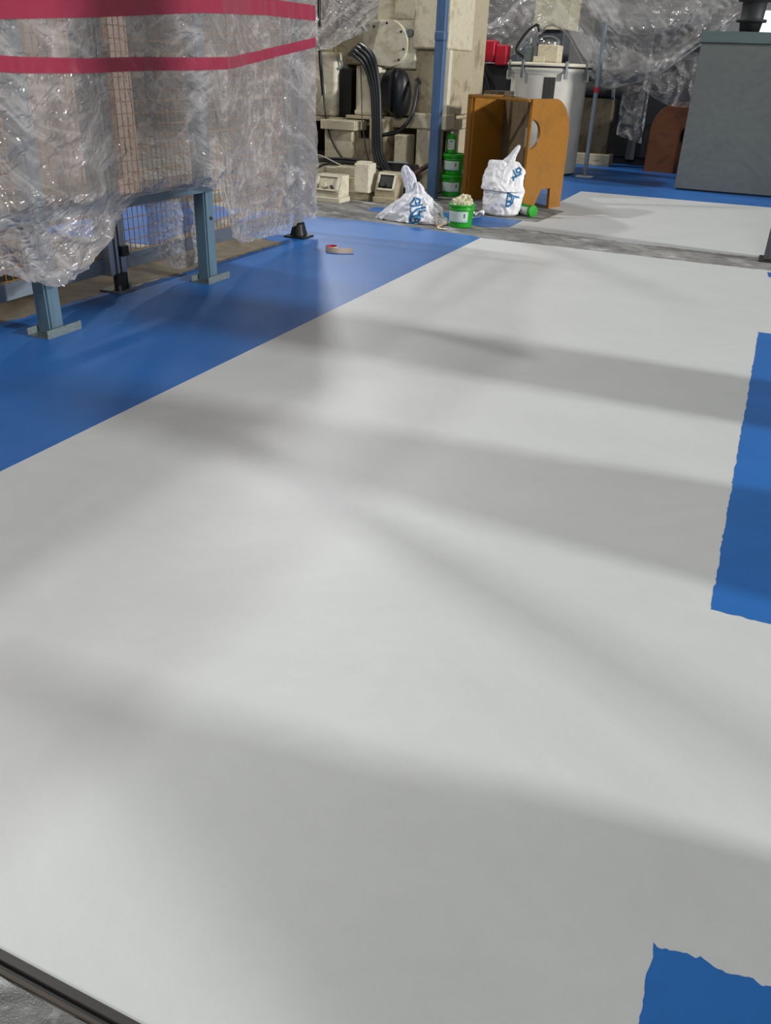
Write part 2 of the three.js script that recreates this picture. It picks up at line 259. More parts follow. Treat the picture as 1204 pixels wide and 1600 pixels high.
// ------------------------------------------------------------ plastic film around the fence
const frontHem = [[-7.46, 0.16], [-7.2, 0.19], [-6.9, 0.14], [-6.3, 0.15], [-5.8, 0.2], [-5.52, 0.3], [-5.4, 0.66], [-5.1, 0.705], [-4.5, 0.71], [-4.32, 0.69], [-4.2, 0.6], [-4.1, 0.5], [-3.95, 0.38], [-3.78, 0.3], [-3.66, 0.29], [-3.5, 0.36], [-3.3, 0.43], [-2.05, 0.5]];
const frontX = [[-7.46, -4.02], [-6.9, -4.02], [-6.2, -3.95], [-5.6, -3.74], [-5.2, -3.725], [-4.4, -3.72], [-3.6, -3.715], [-2.05, -3.72]];
const crease = (a, b, c) => 1 - Math.abs(2.6 * ns(a, b, c));
function frontFilm(z, y) {   // the surface of the wrapping: x at (z, y)
  const hem = pieces(frontHem, z), low = smooth(1.35, 0.4, y), taut = smooth(1.3, 1.7, y) * 0.55, pleat = smooth(-5.3, -6.0, z);
  let x = pieces(frontX, z);
  const w1 = 0.5 * ns(z * 1.4, y * 1.4, 3), w2 = 0.5 * ns(z * 1.7, y * 1.5, 8);
  const big = 0.045 * ns(z * 2.0 + y * 0.9, y * 0.9 - z * 0.5, 1.1) + 0.03 * Math.max(0, crease((z + w1) * 2.1 + y * 1.2, (y + w2) * 1.3, 4.2)) ** 2;
  const mid = 0.016 * Math.max(0, crease((z + w2) * 4.2 - y * 2, (y + w1) * 3.1, 8.2)) ** 3 + 0.01 * Math.max(0, crease((z - w1) * 6.5 + y * 4, (y + w2) * 5.5, 12.2)) ** 3;
  const fine = 0.005 * Math.max(0, crease((z + w1) * 13, (y - w2) * 11, 2.2)) ** 3 * smooth(-0.1, 0.25, ns(z * 1.9, y * 2.1, 20));
  const pl = pleat * (0.011 * ns(z * 13 + w1, y * 0.8, 5) + 0.003 * ns(z * 30, y * 1.1, 6));
  x += (big * (0.6 + 0.6 * low) + mid * (0.6 + 0.8 * low) + fine) * (1 - taut) * (1 - 0.45 * pleat) + pl + 0.02 * low;
  const roll = Math.exp(-((y - 0.78 - 0.05 * ns(z * 2, 3)) ** 2) / 0.006) * smooth(-5.5, -5.3, z);   // slack bunched over the waist rail
  x += roll * (0.05 + 0.04 * ns(z * 5, y * 4, 9)) + 0.02 * smooth(hem + 0.1, hem, y) * ns(z * 12, 4);
  return x;
}
{
  const t = thing('plastic_sheet', 'crumpled clear plastic sheet wrapped around the fence with red tape bands', 'plastic sheet', [-4.0, 0, -4.7]), TOP = 2.5;
  const g = surface((u, v) => { const z = lerp(-7.46, -1.6, u), hem = pieces(frontHem, z) + 0.02 * ns(z * 9, 1) + 0.008 * ns(z * 30, 2), y = lerp(hem, TOP, v); return [frontFilm(z, y) + 4.0, y, z + 4.7 + 0.02 * ns(y * 5, z * 4, 3)]; }, 480, 200);
  part('film', g, film(0.79, 0.12, [5, 2.3], 0xdad4d1), t);
  // return of the sheet around the end post
  part('film_return', surface((u, v) => { const y = lerp(0.2 + 0.06 * ns(u * 5, 8), TOP, v), k = 0.03 * ns(u * 6, y * 4, 7) + 0.02 * Math.max(0, crease(u * 5, y * 3, 3)) ** 2; return [lerp(-4.02, -5.0, u) + 4.0, y, -7.46 + 4.7 - 0.04 * u - k * Math.min(1, u * 6) + 0.02 * ns(y * 5, -7.46 * 4, 3)]; }, 60, 120), film(0.4, 0.12, [1.4, 3], 0xc9c3c0), t);
  const strip = (mid, w) => surface((u, v) => { const z = lerp(-7.455, -1.62, u), y = mid(z) + (v - 0.5) * w; return [frontFilm(z, y) + 4.0 + 0.006, y, z + 4.7]; }, 240, 4);
  part('red_tape', strip(z => pieces([[-7.46, 1.875], [-6.6, 1.87], [-5.3, 1.815], [-4.3, 1.735], [-3.6, 1.69], [-2, 1.66]], z), 0.115), M.redTape, t, 'red adhesive tape band');
  part('red_tape', strip(z => pieces([[-7.46, 1.655], [-6.9, 1.58], [-6.3, 1.51], [-5.8, 1.475], [-5.2, 1.46], [-4.6, 1.45], [-4.2, 1.435], [-3.7, 1.432], [-2, 1.47]], z), 0.075), M.redTape, t, 'red adhesive tape band');
  // separate small sheet hanging behind the waist rail
  const hem = [[0, 0.34], [0.15, 0.2], [0.35, 0.11], [0.6, 0.08], [0.85, 0.12], [1, 0.2]];
  part('film_piece', surface((u, v) => { const z = lerp(-4.86, -5.6, u), y = lerp(pieces(hem, u) + 0.01 * ns(u * 20, 2), 0.74, v); return [0.03 + 0.03 * ns(z * 6, y * 5) + 0.02 * Math.max(0, crease(z * 6, y * 6, 4)) ** 3, y, z + 4.7]; }, 90, 80), film(0.84, 0.12, [2, 1.6]), t);
}
// things dimly seen inside the fence
{
  const c = thing('enclosed_machine', 'tall tan machine body on legs inside the fence behind the film, upper part added for shade', 'machine', [-5.7, 0, -4.6]);
  part('body', bx(-0.7, 0.55, 0.55, 3.4, -1.5, 2.0, 0.03), M.tan, c);  // tan bulk is seen; unseen upper part added to shade the blue floor
  part('door', bx(0.55, 0.58, 0.7, 1.9, -1.4, -0.55, 0.01), M.tan, c); part('door', bx(0.55, 0.58, 0.7, 1.9, -0.45, 0.35, 0.01), M.brown, c, 'brown door'); part('window_panel', bx(0.55, 0.57, 0.95, 1.75, 0.5, 0.95, 0.01), M.darkSteel, c, 'dark window panel'); part('panel', bx(0.55, 0.58, 0.7, 2.2, 1.1, 1.7, 0.01), M.creamOld, c, 'pale side panel');
  part('lower_tray', bx(-0.6, 0.62, 0.3, 0.55, -1.3, 1.8, 0.02), M.brown, c); for (const [x, z] of [[-0.6, -1.35], [0.45, -1.35], [-0.6, 1.8], [0.45, 1.8], [0.45, 0.2]]) part('leg', bx(x - 0.06, x + 0.06, 0, 0.55, z - 0.06, z + 0.06, 0.008), M.darkSteel, c);
  const m = thing('machine_block', 'greyish tan machine frame at the far end inside the fence', 'machine', [-7.6, 0, -8.6]);
  part('column', bx(-0.5, 0.5, 0, 2.2, -0.1, 0.4, 0.02), M.tan, m); part('beam', bx(-0.5, 0.6, 1.3, 1.6, 0.4, 0.9, 0.02), M.brown, m);
}

// ------------------------------------------------------------ masking tape roll on the blue floor
{
  const t = thing('tape_roll', 'roll of masking tape with a red core lying on the blue floor', 'tape', [-3.52, 0.0045, -6.83]);
  part('tape', lathe([[0.049, 0], [0.056, 0], [0.056, 0.048], [0.049, 0.048], [0.049, 0]]), std(0xb7a48e, 0.5), t);
  part('core', lathe([[0.045, 0.001], [0.0492, 0.001], [0.0492, 0.05], [0.045, 0.05], [0.045, 0.001]]), M.red, t, 'red cardboard core');
  part('loose_end', surface((u, v) => [lerp(0.02, 0.2, u), lerp(0.002, 0.046, v), 0.056 - 0.07 * u + 0.012 * Math.sin(u * 5)], 20, 2), std(0xb7a48e, 0.5, { side: THREE.DoubleSide }), t);
}

// ------------------------------------------------------------ green paint pails
const pailLabel = canvasTexture(256, 128, (c, w, h) => {
  c.fillStyle = '#c3d2cb'; c.fillRect(0, 0, w, h); c.fillStyle = '#8fa89c'; for (let i = 0; i < 6; i++) c.fillRect(20, 22 + i * 15, 60 + 22 * ((i * 7) % 5), 4);
  c.fillStyle = '#2b4a3c'; c.fillRect(206, 26, 14, 50); c.fillRect(20, 14, 12, 10); c.fillStyle = '#a9bfd0'; c.fillRect(0, h - 22, w, 22);
});
const canLabel = canvasTexture(128, 160, (c, w, h) => { c.fillStyle = '#cfd6cf'; c.fillRect(0, 0, w, h); c.fillStyle = '#4c564e'; c.fillRect(44, 22, 40, 20); c.fillStyle = '#96a097'; for (let i = 0; i < 6; i++) c.fillRect(16, 62 + i * 14, 60 + (i * 13) % 36, 4); });
function curvedPatch(r0, r1, y0, y1, a0, a1) { return surface((u, v) => { const a = lerp(a0, a1, u), r = lerp(r0, r1, v); return [Math.sin(a) * r, lerp(y0, y1, v), Math.cos(a) * r]; }, 20, 2); }
function pail(label, pos, turn, lid, s = 1) {
  const t = thing('paint_pail', label, 'pail', pos, turn, 'green paint pails');
  const R0 = 0.112 * s, R1 = 0.13 * s, H = 0.225 * s;
  part('body', lathe([[0, 0], [R0 - 0.006, 0], [R0, 0.006], [R0 + 0.003, 0.03], [R0 - 0.001, 0.034], [R1 - 0.004, H * 0.76], [R1 + 0.004, H * 0.77], [R1 + 0.005, H * 0.8], [R1 - 0.003, H * 0.82], [R1, H], [R1 - 0.004, H], [R1 - 0.01, H * 0.8], [R0 - 0.006, 0.01], [0, 0.01]]), M.green, t);
  part('rim', lathe([[R1 - 0.004, H - 0.022], [R1 + 0.008, H - 0.02], [R1 + 0.009, H - 0.004], [R1 + 0.004, H + 0.002], [R1 - 0.006, H], [R1 - 0.004, H - 0.022]]), M.green, t);
  const lm = new THREE.MeshStandardMaterial({ map: pailLabel, roughness: 0.45 });
  part('paper_label', curvedPatch(R0 + 0.011 * s, R1 - 0.001, H * 0.26, H * 0.72, -0.95, 0.95), lm, t, 'pale printed paper label');
  part('handle', tube([...Array(13)].map((_, i) => { const a = Math.PI * i / 12; return [Math.cos(a) * (R1 + 0.012), H * 0.78 - Math.sin(a) * 0.09 * s, -Math.sin(a) * (R1 + 0.012)]; }), 0.0035, 40, 6), M.greenDark, t);
  if (lid) part('lid', lathe([[0, H + 0.006], [R1 - 0.02, H + 0.006], [R1 - 0.016, H + 0.016], [R1 + 0.01, H + 0.016], [R1 + 0.013, H + 0.008], [R1 + 0.012, H - 0.024], [R1 + 0.009, H - 0.024]]), M.green, t);
  return t;
}
pail('green pail full of crumpled masking waste, nearest on the concrete gutter', [-3.0, 0, -8.83], -0.05, false, 1.04);
{ // crumpled masking waste heaped in the open pail
  const t = thing('masking_waste', 'crumpled cream masking paper heaped in the open green pail', 'waste paper', [-3.0, 0.19, -8.83]), m = std(0xd9d3b4, 0.75, { side: THREE.DoubleSide });
  const ball = (x, y, z, r, sx, k) => { const g = new THREE.IcosahedronGeometry(r, 4), p = g.attributes.position; for (let i = 0; i < p.count; i++) { const v = new THREE.Vector3().fromBufferAttribute(p, i), d = v.clone().normalize(), q = 1 + 0.7 * (0.35 - Math.abs(2.2 * ns(d.x * 2.4 + k, d.y * 2.4, d.z * 2.4 + k))) + 0.25 * ns(d.x * 6, d.y * 6 + k, d.z * 6); p.setXYZ(i, v.x * q * sx + x, v.y * q + y, v.z * q + z); } g.computeVertexNormals(); return g; };
  part('scrap', ball(0, 0.03, 0, 0.08, 1.3, 1), m, t); part('scrap', ball(0.03, 0.08, -0.01, 0.055, 1.3, 5), m, t); part('scrap', ball(-0.07, 0.045, 0.02, 0.04, 1.2, 9), m, t); part('scrap', ball(0.08, 0.05, 0.0, 0.035, 1.0, 3), m, t); part('scrap', ball(0.0, 0.06, 0.06, 0.03, 1.4, 13), m, t);
  part('ribbon', surface((u, v) => { const a = u * 4.4; return [-0.045 + Math.cos(a) * 0.045, 0.07 + Math.sin(a) * 0.04, 0.03 + (v - 0.5) * 0.02]; }, 24, 1), m, t);
}
pail('closed green pail at the bottom of the stack beside the blue pole', [-3.92, 0, -11.05], 0.15, true, 1.1);
pail('closed green pail carrying the green can, second in the stack', [-3.91, 0.264, -11.05], -0.1, true, 1.06);
function can(name, label, pos, group) {
  const t = thing(name, label, 'can', pos, 0, group);
  part('body', lathe([[0, 0], [0.062, 0], [0.066, 0.006], [0.062, 0.012], [0.062, 0.2], [0.067, 0.206], [0.066, 0.216], [0.05, 0.226], [0.02, 0.23], [0, 0.23]]), M.green, t);
  part('paper_label', curvedPatch(0.0635, 0.0635, 0.045, 0.165, -0.55, 1.05), new THREE.MeshStandardMaterial({ map: canLabel, roughness: 0.5 }), t, 'white printed paper label');
  part('cap', lathe([[0, 0.255], [0.018, 0.255], [0.02, 0.25], [0.02, 0.226], [0, 0.226]], 24), M.white, t, 'white screw cap');
  return t;
}
can('hardener_can', 'tall green can with white cap standing on the pail stack', [-3.96, 0.52, -11.05], 'green cans');
{ const c = can('hardener_can', 'green can lying on its side behind the upright white sack', [-2.58, 0.068, -9.86], 'green cans'); c.rotation.set(0, 0, 0); c.rotateY(-2.15); c.rotateX(Math.PI / 2); c.rotateY(1.2); c.position.set(-2.5, 0.068, -9.93); }

// ------------------------------------------------------------ white plastic bags with blue print
function loft(rings, nu, wob, k) {   // rings: [x, y, z, rx, rz]
  const n = rings.length - 1;
  const at = (t) => { const i = Math.min(n - 1, Math.floor(t * n)), f = t * n - i, g = f * f * (3 - 2 * f); return rings[i].map((a, j) => lerp(a, rings[i + 1][j], g)); };
  return surface((u, v) => { const [x, y, z, rx, rz] = at(v), a = -u * 2 * Math.PI; const c = Math.cos(a), s = Math.sin(a), w = 1 + wob * (1.2 * ns(c * 2 + k, y * 9, s * 2) + 1.1 * (0.4 - Math.abs(2 * ns(c * 3.2 + k + 5, y * 13, s * 3.2)))); return [x + c * rx * w, Math.max(0.004, y + wob * 0.05 * ns(c * 4, s * 4, y * 12 + k)), z + s * rz * w]; }, nu, 70);
}
function planarUV(g, x0, x1, y0, y1) { const p = g.attributes.position, u = g.attributes.uv; for (let i = 0; i < p.count; i++) u.setXY(i, (p.getX(i) - x0) / (x1 - x0), (p.getY(i) - y0) / (y1 - y0)); return g; }
function strokes(c, sx, sy, list, color) { c.strokeStyle = color; c.lineCap = 'round'; c.lineJoin = 'round'; for (const [w, ...p] of list) { c.lineWidth = w * 1.35 * sx; c.beginPath(); p.forEach(([x, y], i) => i ? c.lineTo(x * sx, y * sy) : c.moveTo(x * sx, y * sy)); c.stroke(); } }
// the blue print of each bag, drawn as the strokes that can be made out (0..100 over the print's box)
const print1 = [[9, [22, 4], [6, 30]], [8, [34, 10], [40, 22], [58, 18], [56, 6], [40, 3]], [8, [14, 34], [40, 30], [66, 26]], [9, [16, 42], [24, 60], [22, 84], [18, 98]], [8, [30, 66], [52, 42], [92, 34]], [9, [62, 72], [64, 52], [96, 46]], [10, [26, 74], [60, 66], [92, 68]], [9, [44, 96], [48, 80], [78, 76], [66, 90], [48, 97]], [9, [20, 98], [46, 98]]];
const print2 = [[9, [40, 4], [56, 10], [52, 22], [34, 24], [24, 12], [40, 4]], [8, [6, 16], [30, 36], [60, 28]], [9, [8, 46], [34, 40], [56, 30]], [8, [12, 42], [20, 56]]];
const print3 = [[10, [10, 6], [88, 34]], [9, [12, 10], [10, 92]], [8, [24, 24], [46, 30], [42, 54], [20, 56]], [9, [22, 62], [44, 64], [38, 84], [14, 86]], [8, [60, 34], [52, 70], [22, 94]]];
const printBlue = '#2a6f9c';
{
  const tex = canvasTexture(512, 400, (c, w, h) => { c.fillStyle = '#e9e8ea'; c.fillRect(0, 0, w, h); c.save(); c.translate(250, 222); c.transform(1, 0, 0, 1, 0, 0); strokes(c, 1.2, 1.75, print1, printBlue); c.restore(); });
  const mat = new THREE.MeshPhysicalMaterial({ map: tex, roughness: 0.42, side: THREE.DoubleSide });
  const t = thing('plastic_bag', 'slumped white plastic bag with a tied ear and blue print on the concrete gutter', 'bag', [-3.55, 0, -8.82]);
  const body = loft([[0, 0.004, 0, 0.02, 0.02], [0, 0.006, 0, 0.37, 0.15], [0.01, 0.06, 0, 0.36, 0.16], [0.03, 0.13, -0.01, 0.28, 0.15], [0.04, 0.2, -0.02, 0.2, 0.12], [0.03, 0.27, -0.02, 0.14, 0.08], [0.02, 0.31, -0.02, 0.09, 0.05], [0.02, 0.325, -0.02, 0.004, 0.004]], 120, 0.24, 2.3);
  const side = loft([[-0.3, 0.006, 0.0, 0.01, 0.01], [-0.28, 0.01, 0.02, 0.13, 0.1], [-0.22, 0.08, 0.02, 0.12, 0.1], [-0.14, 0.17, 0.01, 0.1, 0.08], [-0.06, 0.25, 0, 0.05, 0.04], [-0.03, 0.28, 0, 0.003, 0.003]], 70, 0.3, 7.1);
  const ear = loft([[-0.03, 0.25, 0, 0.05, 0.035], [-0.045, 0.3, 0.0, 0.05, 0.03], [-0.05, 0.36, 0.0, 0.06, 0.026], [-0.06, 0.43, 0.0, 0.07, 0.024], [-0.085, 0.5, 0.0, 0.06, 0.022], [-0.11, 0.545, 0, 0.032, 0.016], [-0.12, 0.56, 0, 0.003, 0.003]], 60, 0.28, 4.4);
  const ear2 = loft([[0.04, 0.24, 0, 0.08, 0.04], [0.055, 0.31, 0, 0.07, 0.036], [0.05, 0.36, 0, 0.05, 0.026], [0.035, 0.395, 0, 0.02, 0.014], [0.03, 0.4, 0, 0.002, 0.002]], 60, 0.3, 8.8);
  part('bag_film', planarUV(mergeGeometries([body, side, ear, ear2]), -0.42, 0.42, 0, 0.58), mat, t);
}
{
  const tex = canvasTexture(512, 700, (c, w, h) => {
    c.fillStyle = '#eceaea'; c.fillRect(0, 0, w, h);
    c.save(); c.translate(345, 205); strokes(c, 1.5, 2.3, print2, printBlue); c.restore(); c.save(); c.translate(330, 445); strokes(c, 1.35, 1.55, print3, printBlue); c.restore();
    c.strokeStyle = '#8d7f8c'; c.lineWidth = 4; for (const [x, y, r] of [[262, 435, 14], [256, 462, 12], [335, 350, 13]]) { c.beginPath(); c.arc(x, y, r, -2.4, 1.6); c.stroke(); }
    c.strokeStyle = '#9a8c94'; c.lineWidth = 7; c.setLineDash([16, 7]); c.beginPath(); c.moveTo(285, 165); c.lineTo(258, 240); c.lineTo(252, 372); c.lineTo(345, 440); c.stroke();
  });
  const mat = new THREE.MeshStandardMaterial({ map: tex, roughness: 0.5, side: THREE.DoubleSide });
  const t = thing('filler_sack', 'upright half-full white sack with folded-over top and blue print by the yellow bracket', 'sack', [-2.86, 0, -9.86]);
  const low = loft([[0, 0.005, 0, 0.02, 0.02], [-0.01, 0.008, 0, 0.17, 0.13], [-0.01, 0.03, 0, 0.205, 0.16], [-0.01, 0.12, 0, 0.225, 0.175], [0.0, 0.22, 0, 0.23, 0.17], [0.01, 0.3, -0.01, 0.225, 0.15], [0.0, 0.33, -0.01, 0.1, 0.08], [0, 0.335, -0.01, 0.004, 0.004]], 110, 0.07, 1.2);
  const fold = loft([[-0.01, 0.27, 0.0, 0.2, 0.14], [-0.005, 0.285, 0.005, 0.25, 0.18], [-0.02, 0.33, 0.0, 0.24, 0.165], [-0.035, 0.42, -0.01, 0.21, 0.12], [-0.03, 0.5, -0.02, 0.195, 0.09], [-0.025, 0.56, -0.02, 0.18, 0.06], [-0.03, 0.585, -0.02, 0.16, 0.035], [-0.03, 0.59, -0.02, 0.004, 0.004]], 110, 0.12, 5.6);
  const corner = loft([[0.14, 0.24, 0.02, 0.05, 0.06], [0.17, 0.29, 0.02, 0.075, 0.08], [0.13, 0.36, 0.0, 0.09, 0.08], [0.1, 0.45, -0.01, 0.12, 0.06], [0.11, 0.5, -0.02, 0.115, 0.05], [0.07, 0.58, -0.02, 0.07, 0.04], [0.05, 0.6, -0.02, 0.004, 0.004]], 60, 0.14, 3.1);
  const tail = loft([[0.0, 0.54, -0.02, 0.07, 0.05], [0.03, 0.6, -0.02, 0.065, 0.04], [0.07, 0.66, -0.02, 0.04, 0.025], [0.105, 0.72, -0.02, 0.03, 0.02], [0.12, 0.75, -0.02, 0.018, 0.014], [0.122, 0.76, -0.02, 0.002, 0.002]], 50, 0.16, 9.2);
  part('sack_film', planarUV(mergeGeometries([low, fold, corner, tail]), -0.27, 0.27, 0, 0.76), mat, t);
}
// paper scraps and crumbs on the gutter
function scrap(label, pos, w, d, h, k, mat, turn = 0) {
  const g = surface((u, v) => [(u - 0.5) * w * (1 - 0.35 * v * v), 0.003 + h * (0.5 + 1.3 * ns(u * 2.3 + k, v * 2.3, k)) * (0.35 + 1.6 * (u - 0.5) ** 2) + h * 0.5 * Math.abs(u - 0.5), (v - 0.5) * d * (0.7 + 0.5 * ns(u * 3, k))], 16, 10);
  g.rotateY(turn).translate(...pos); return single('paper_scrap', g, mat, label, 'paper scrap', 'paper scraps on the gutter');
}
const scrapMat = std(0xd8cdb4, 0.8, { side: THREE.DoubleSide });
scrap('curled torn paper scrap lying against the slumped white bag', [-3.19, 0, -8.66], 0.16, 0.12, 0.07, 2.2, std(0xd9b79a, 0.8, { side: THREE.DoubleSide }), 0.2);
scrap('flat pale paper scrap in front of the open green pail', [-3.1, 0, -8.52], 0.11, 0.07, 0.03, 6.2, scrapMat);
scrap('white crumpled scrap between the open pail and the sack', [-3.09, 0, -9.62], 0.2, 0.14, 0.1, 9.1, M.white, 0.4);
scrap('white flattened scrap left of the upright sack on the blue strip', [-3.06, 0, -9.42], 0.2, 0.1, 0.04, 4.1, M.white, -0.2);

// ------------------------------------------------------------ yellow bracket
{
  const t = thing('steel_bracket', 'worn yellow steel bracket with rounded cheek and oval hole behind the sack', 'bracket', [-3.0, 0, -10.7]);
  const plate = (a, b, shape, th, mat, name, label) => {
    const A = new THREE.Vector2(a[0] + 3.0, a[1] + 10.7), B = new THREE.Vector2(b[0] + 3.0, b[1] + 10.7), L = A.distanceTo(B), ang = -Math.atan2(B.y - A.y, B.x - A.x);
    const g = new THREE.ExtrudeGeometry(shape(L), { depth: th, bevelEnabled: true, bevelSize: 0.004, bevelThickness: 0.004, bevelSegments: 1, curveSegments: 20 }).rotateY(ang).translate(A.x, 0.004, A.y); return part(name, g, mat, t, label);
  };
  const rect = (h) => (L) => { const s = new THREE.Shape(); s.moveTo(0, 0); s.lineTo(L, 0); s.lineTo(L, h); s.lineTo(0, h); s.closePath(); return s; };
  const cheek = (L) => {
    const s = new THREE.Shape(), H = 1.215; s.moveTo(0, 0); s.lineTo(0.2, 0); s.lineTo(0.3, 0.1); s.lineTo(0.4, 0.24); s.lineTo(0.62, 0.24); s.lineTo(0.64, 0); s.lineTo(L, 0); s.lineTo(L, H - 0.42); s.absarc(L - 0.42, H - 0.42, 0.42, 0, Math.PI / 2, false); s.lineTo(0, H); s.closePath();
    const h = new THREE.Path(); h.moveTo(0.02, 0.72); h.lineTo(0.02, 0.98); h.absellipse(0.02, 0.85, 0.22, 0.16, Math.PI / 2, -Math.PI / 2, true); h.closePath(); s.holes.push(h); return s;
  };
  plate([-2.72, -10.12], [-2.47, -11.0], cheek, 0.03, M.yellow, 'cheek_plate');
  plate([-3.6, -10.72], [-3.4, -11.42], rect(1.21), 0.03, M.yellow, 'cheek_plate');
  plate([-3.4, -11.42], [-2.77, -10.32], rect(1.21), 0.03, M.backPlate, 'back_plate', 'grey-brown back plate');
  part('edge_strip', bx(-0.66, -0.6, 0.004, 1.215, -0.03, 0.01, 0.006), M.yellow, t, 'yellow front edge');
  plate([-3.63, -10.71], [-2.72, -10.12], (L) => { const s = new THREE.Shape(); s.moveTo(0, 1.19); s.lineTo(L, 1.19); s.lineTo(L, 1.215); s.lineTo(0, 1.215); s.closePath(); return s; }, 0.03, M.yellow, 'top_bar');
}

// ------------------------------------------------------------ blue pole
{
  const t = thing('steel_pole', 'blue-grey steel pole standing beside the green pail stack', 'pole', [-4.0, 0, -10.55]);
  part('tube', bx(-0.06, 0.06, 0.01, 3.4, -0.05, 0.05, 0.012), M.bluePole, t); part('base_plate', bx(-0.11, 0.11, 0, 0.014, -0.1, 0.1, 0.003), M.footMetal, t);
  part('weld_band', bx(-0.07, 0.07, 1.76, 1.88, -0.06, 0.06, 0.03), M.bluePole, t);
}

// ------------------------------------------------------------ cream moulding machine
{
  const t = thing('moulding_machine', 'large cream moulding machine with bolted flange, pedestals and black hoses', 'machine', [-5.2, 0, -11]);
  const X = 5.2, Z = 11, b = (x0, x1, y0, y1, z0, z1, r = 0.012) => bx(x0 + X, x1 + X, y0, y1, z0 + Z, z1 + Z, r);
  // upper housings
  part('left_housing', b(-6.5, -5.57, 0.86, 1.62, -11.9, -10.9, 0.05), M.creamPale, t);
  const boss = part('boss', [cyl(-5.88 + X, 1.17, -10.88 + Z, 0.17, 0.15, 0.1, 'z'), cyl(-5.88 + X, 1.17, -10.82 + Z, 0.1, 0.09, 0.06, 'z')], M.creamPale, t);
  part('hub', cyl(-5.9 + X, 1.17, -10.77 + Z, 0.045, 0.04, 0.05, 'z', 20), M.footMetal, boss);
  part('black_panel', b(-5.57, -5.39, 0.86, 1.44, -11.3, -11.0, 0.01), M.black, t, 'black panel between the housings');  // flat black block set between the housings
  part('eye_ring', new THREE.TorusGeometry(0.05, 0.014, 8, 24).rotateY(0.5).translate(-5.56 + X, 1.48, -10.95 + Z), M.footMetal, t);
  part('barrel', [lathe([[0, 0.9], [0.215, 0.9], [0.225, 0.92], [0.225, 0.95], [0.205, 0.97], [0.205, 1.46], [0.19, 1.475], [0, 1.475]]).translate(-5.14 + X, 0, -11.1 + Z)], M.cream, t);
  part('barrel_foot', b(-5.4, -4.9, 0.86, 0.9, -11.4, -10.86, 0.01), M.creamOld, t, 'rust stained foot of the barrel');
  part('hood', b(-5.75, -5.28, 1.48, 1.9, -12, -11.2, 0.03), M.creamOld, t);
  part('back_body', b(-6.6, -4.1, 0.88, 2.6, -12.6, -11.5, 0.03), M.creamOld, t); part('rear_panel', b(-6.6, -4.1, 0, 0.88, -12.7, -12.6, 0.01), M.creamOld, t); part('side_panel', b(-6.68, -6.6, 0, 0.88, -12.7, -11.0, 0.01), M.creamOld, t); part('side_panel', b(-4.12, -4.04, 0, 0.88, -12.7, -11.25, 0.01), M.creamOld, t);
  part('left_tower', b(-6.5, -5.75, 1.62, 2.6, -12.1, -11.2, 0.03), M.creamOld, t);
  // bolted flange
  const sq = part('flange_plate', b(-5.29, -4.52, 1.46, 2.0, -11.2, -11.05, 0.02), M.creamPale, t);
  { const s = new THREE.Shape(); s.moveTo(-0.26, -0.22); s.lineTo(-0.12, 0.24); s.lineTo(0.06, 0.25); s.absellipse(0.0, 0, 0.25, 0.25, 1.2, -1.5, true); s.lineTo(-0.26, -0.22); s.closePath();
    part('cover_plate', new THREE.ExtrudeGeometry(s, { depth: 0.05, bevelEnabled: true, bevelSize: 0.012, bevelThickness: 0.012, bevelSegments: 2, curveSegments: 24 }).translate(-4.87 + X, 1.735, -11.05 + Z), M.creamPale, t); }
  for (const [x, y] of [[-5.23, 1.9], [-5.08, 1.92], [-4.9, 1.96], [-4.7, 1.87], [-4.66, 1.68], [-4.72, 1.56], [-5.08, 1.55], [-5.24, 1.55]]) part('bolt', cyl(x + X, y, -10.99 + Z, 0.014, 0.014, 0.03, 'z', 10), M.darkSteel, t);
  part('neck', [cyl(-5.0 + X, 2.2, -11.3 + Z, 0.16, 0.14, 0.45), b(-4.86, -4.56, 2.0, 2.5, -11.7, -11.12, 0.03)], M.cream, t);
  // right column
  part('column', b(-4.55, -4.06, 1.69, 2.6, -11.9, -11.0, 0.03), M.cream, t); part('column', b(-4.53, -4.03, 0.95, 1.69, -11.9, -11.1, 0.02), M.creamOld, t);
  part('lug', cyl(-4.6 + X, 1.86, -11.03 + Z, 0.045, 0.04, 0.06, 'z', 20), M.footMetal, t);
  part('side_strip', b(-4.08, -4.02, 0.78, 1.69, -11.05, -10.95, 0.008), M.creamPale, t);
  part('mid_block', b(-4.75, -4.5, 0.92, 1.45, -11.5, -11.08, 0.02), M.creamOld, t);
  part('coupling', [new THREE.SphereGeometry(1, 32, 20).scale(0.15, 0.29, 0.14).translate(-4.68 + X, 1.18, -10.95 + Z), cyl(-4.8 + X, 1.2, -10.98 + Z, 0.24, 0.27, 0.12, 'x', 32)], M.rubber, t, 'black rubber drum');
  // deck and pedestals
  part('deck', b(-6.6, -5.4, 0.8, 0.86, -12.6, -10.9, 0.01), M.creamOld, t); part('deck', b(-5.4, -4.0, 0.78, 0.9, -12.6, -11.0, 0.01), M.creamOld, t);
  part('pedestal', [b(-5.63, -5.13, 0.73, 0.845, -10.95, -10.58, 0.012), b(-5.6, -5.19, 0.33, 0.73, -10.92, -10.64, 0.02)], M.cream, t);
  part('pedestal', b(-5.22, -5.02, 0.33, 0.632, -11.0, -10.8, 0.02), M.creamOld, t); part('pedestal', [b(-5.02, -4.78, 0.33, 0.88, -11.2, -10.78, 0.03)], M.creamOld, t);
  part('pedestal', b(-4.67, -4.49, 0.33, 0.71, -11.1, -10.82, 0.02), M.cream, t);
  part('pedestal', [b(-4.49, -3.99, 0.79, 0.97, -11.2, -10.88, 0.02), b(-4.4, -4.13, 0.33, 0.79, -11.2, -10.9, 0.02)], M.cream, t);
  part('plinth', b(-6.6, -4.13, 0, 0.34, -12, -10.75, 0.02), M.creamOld, t, 'grimy plinth');
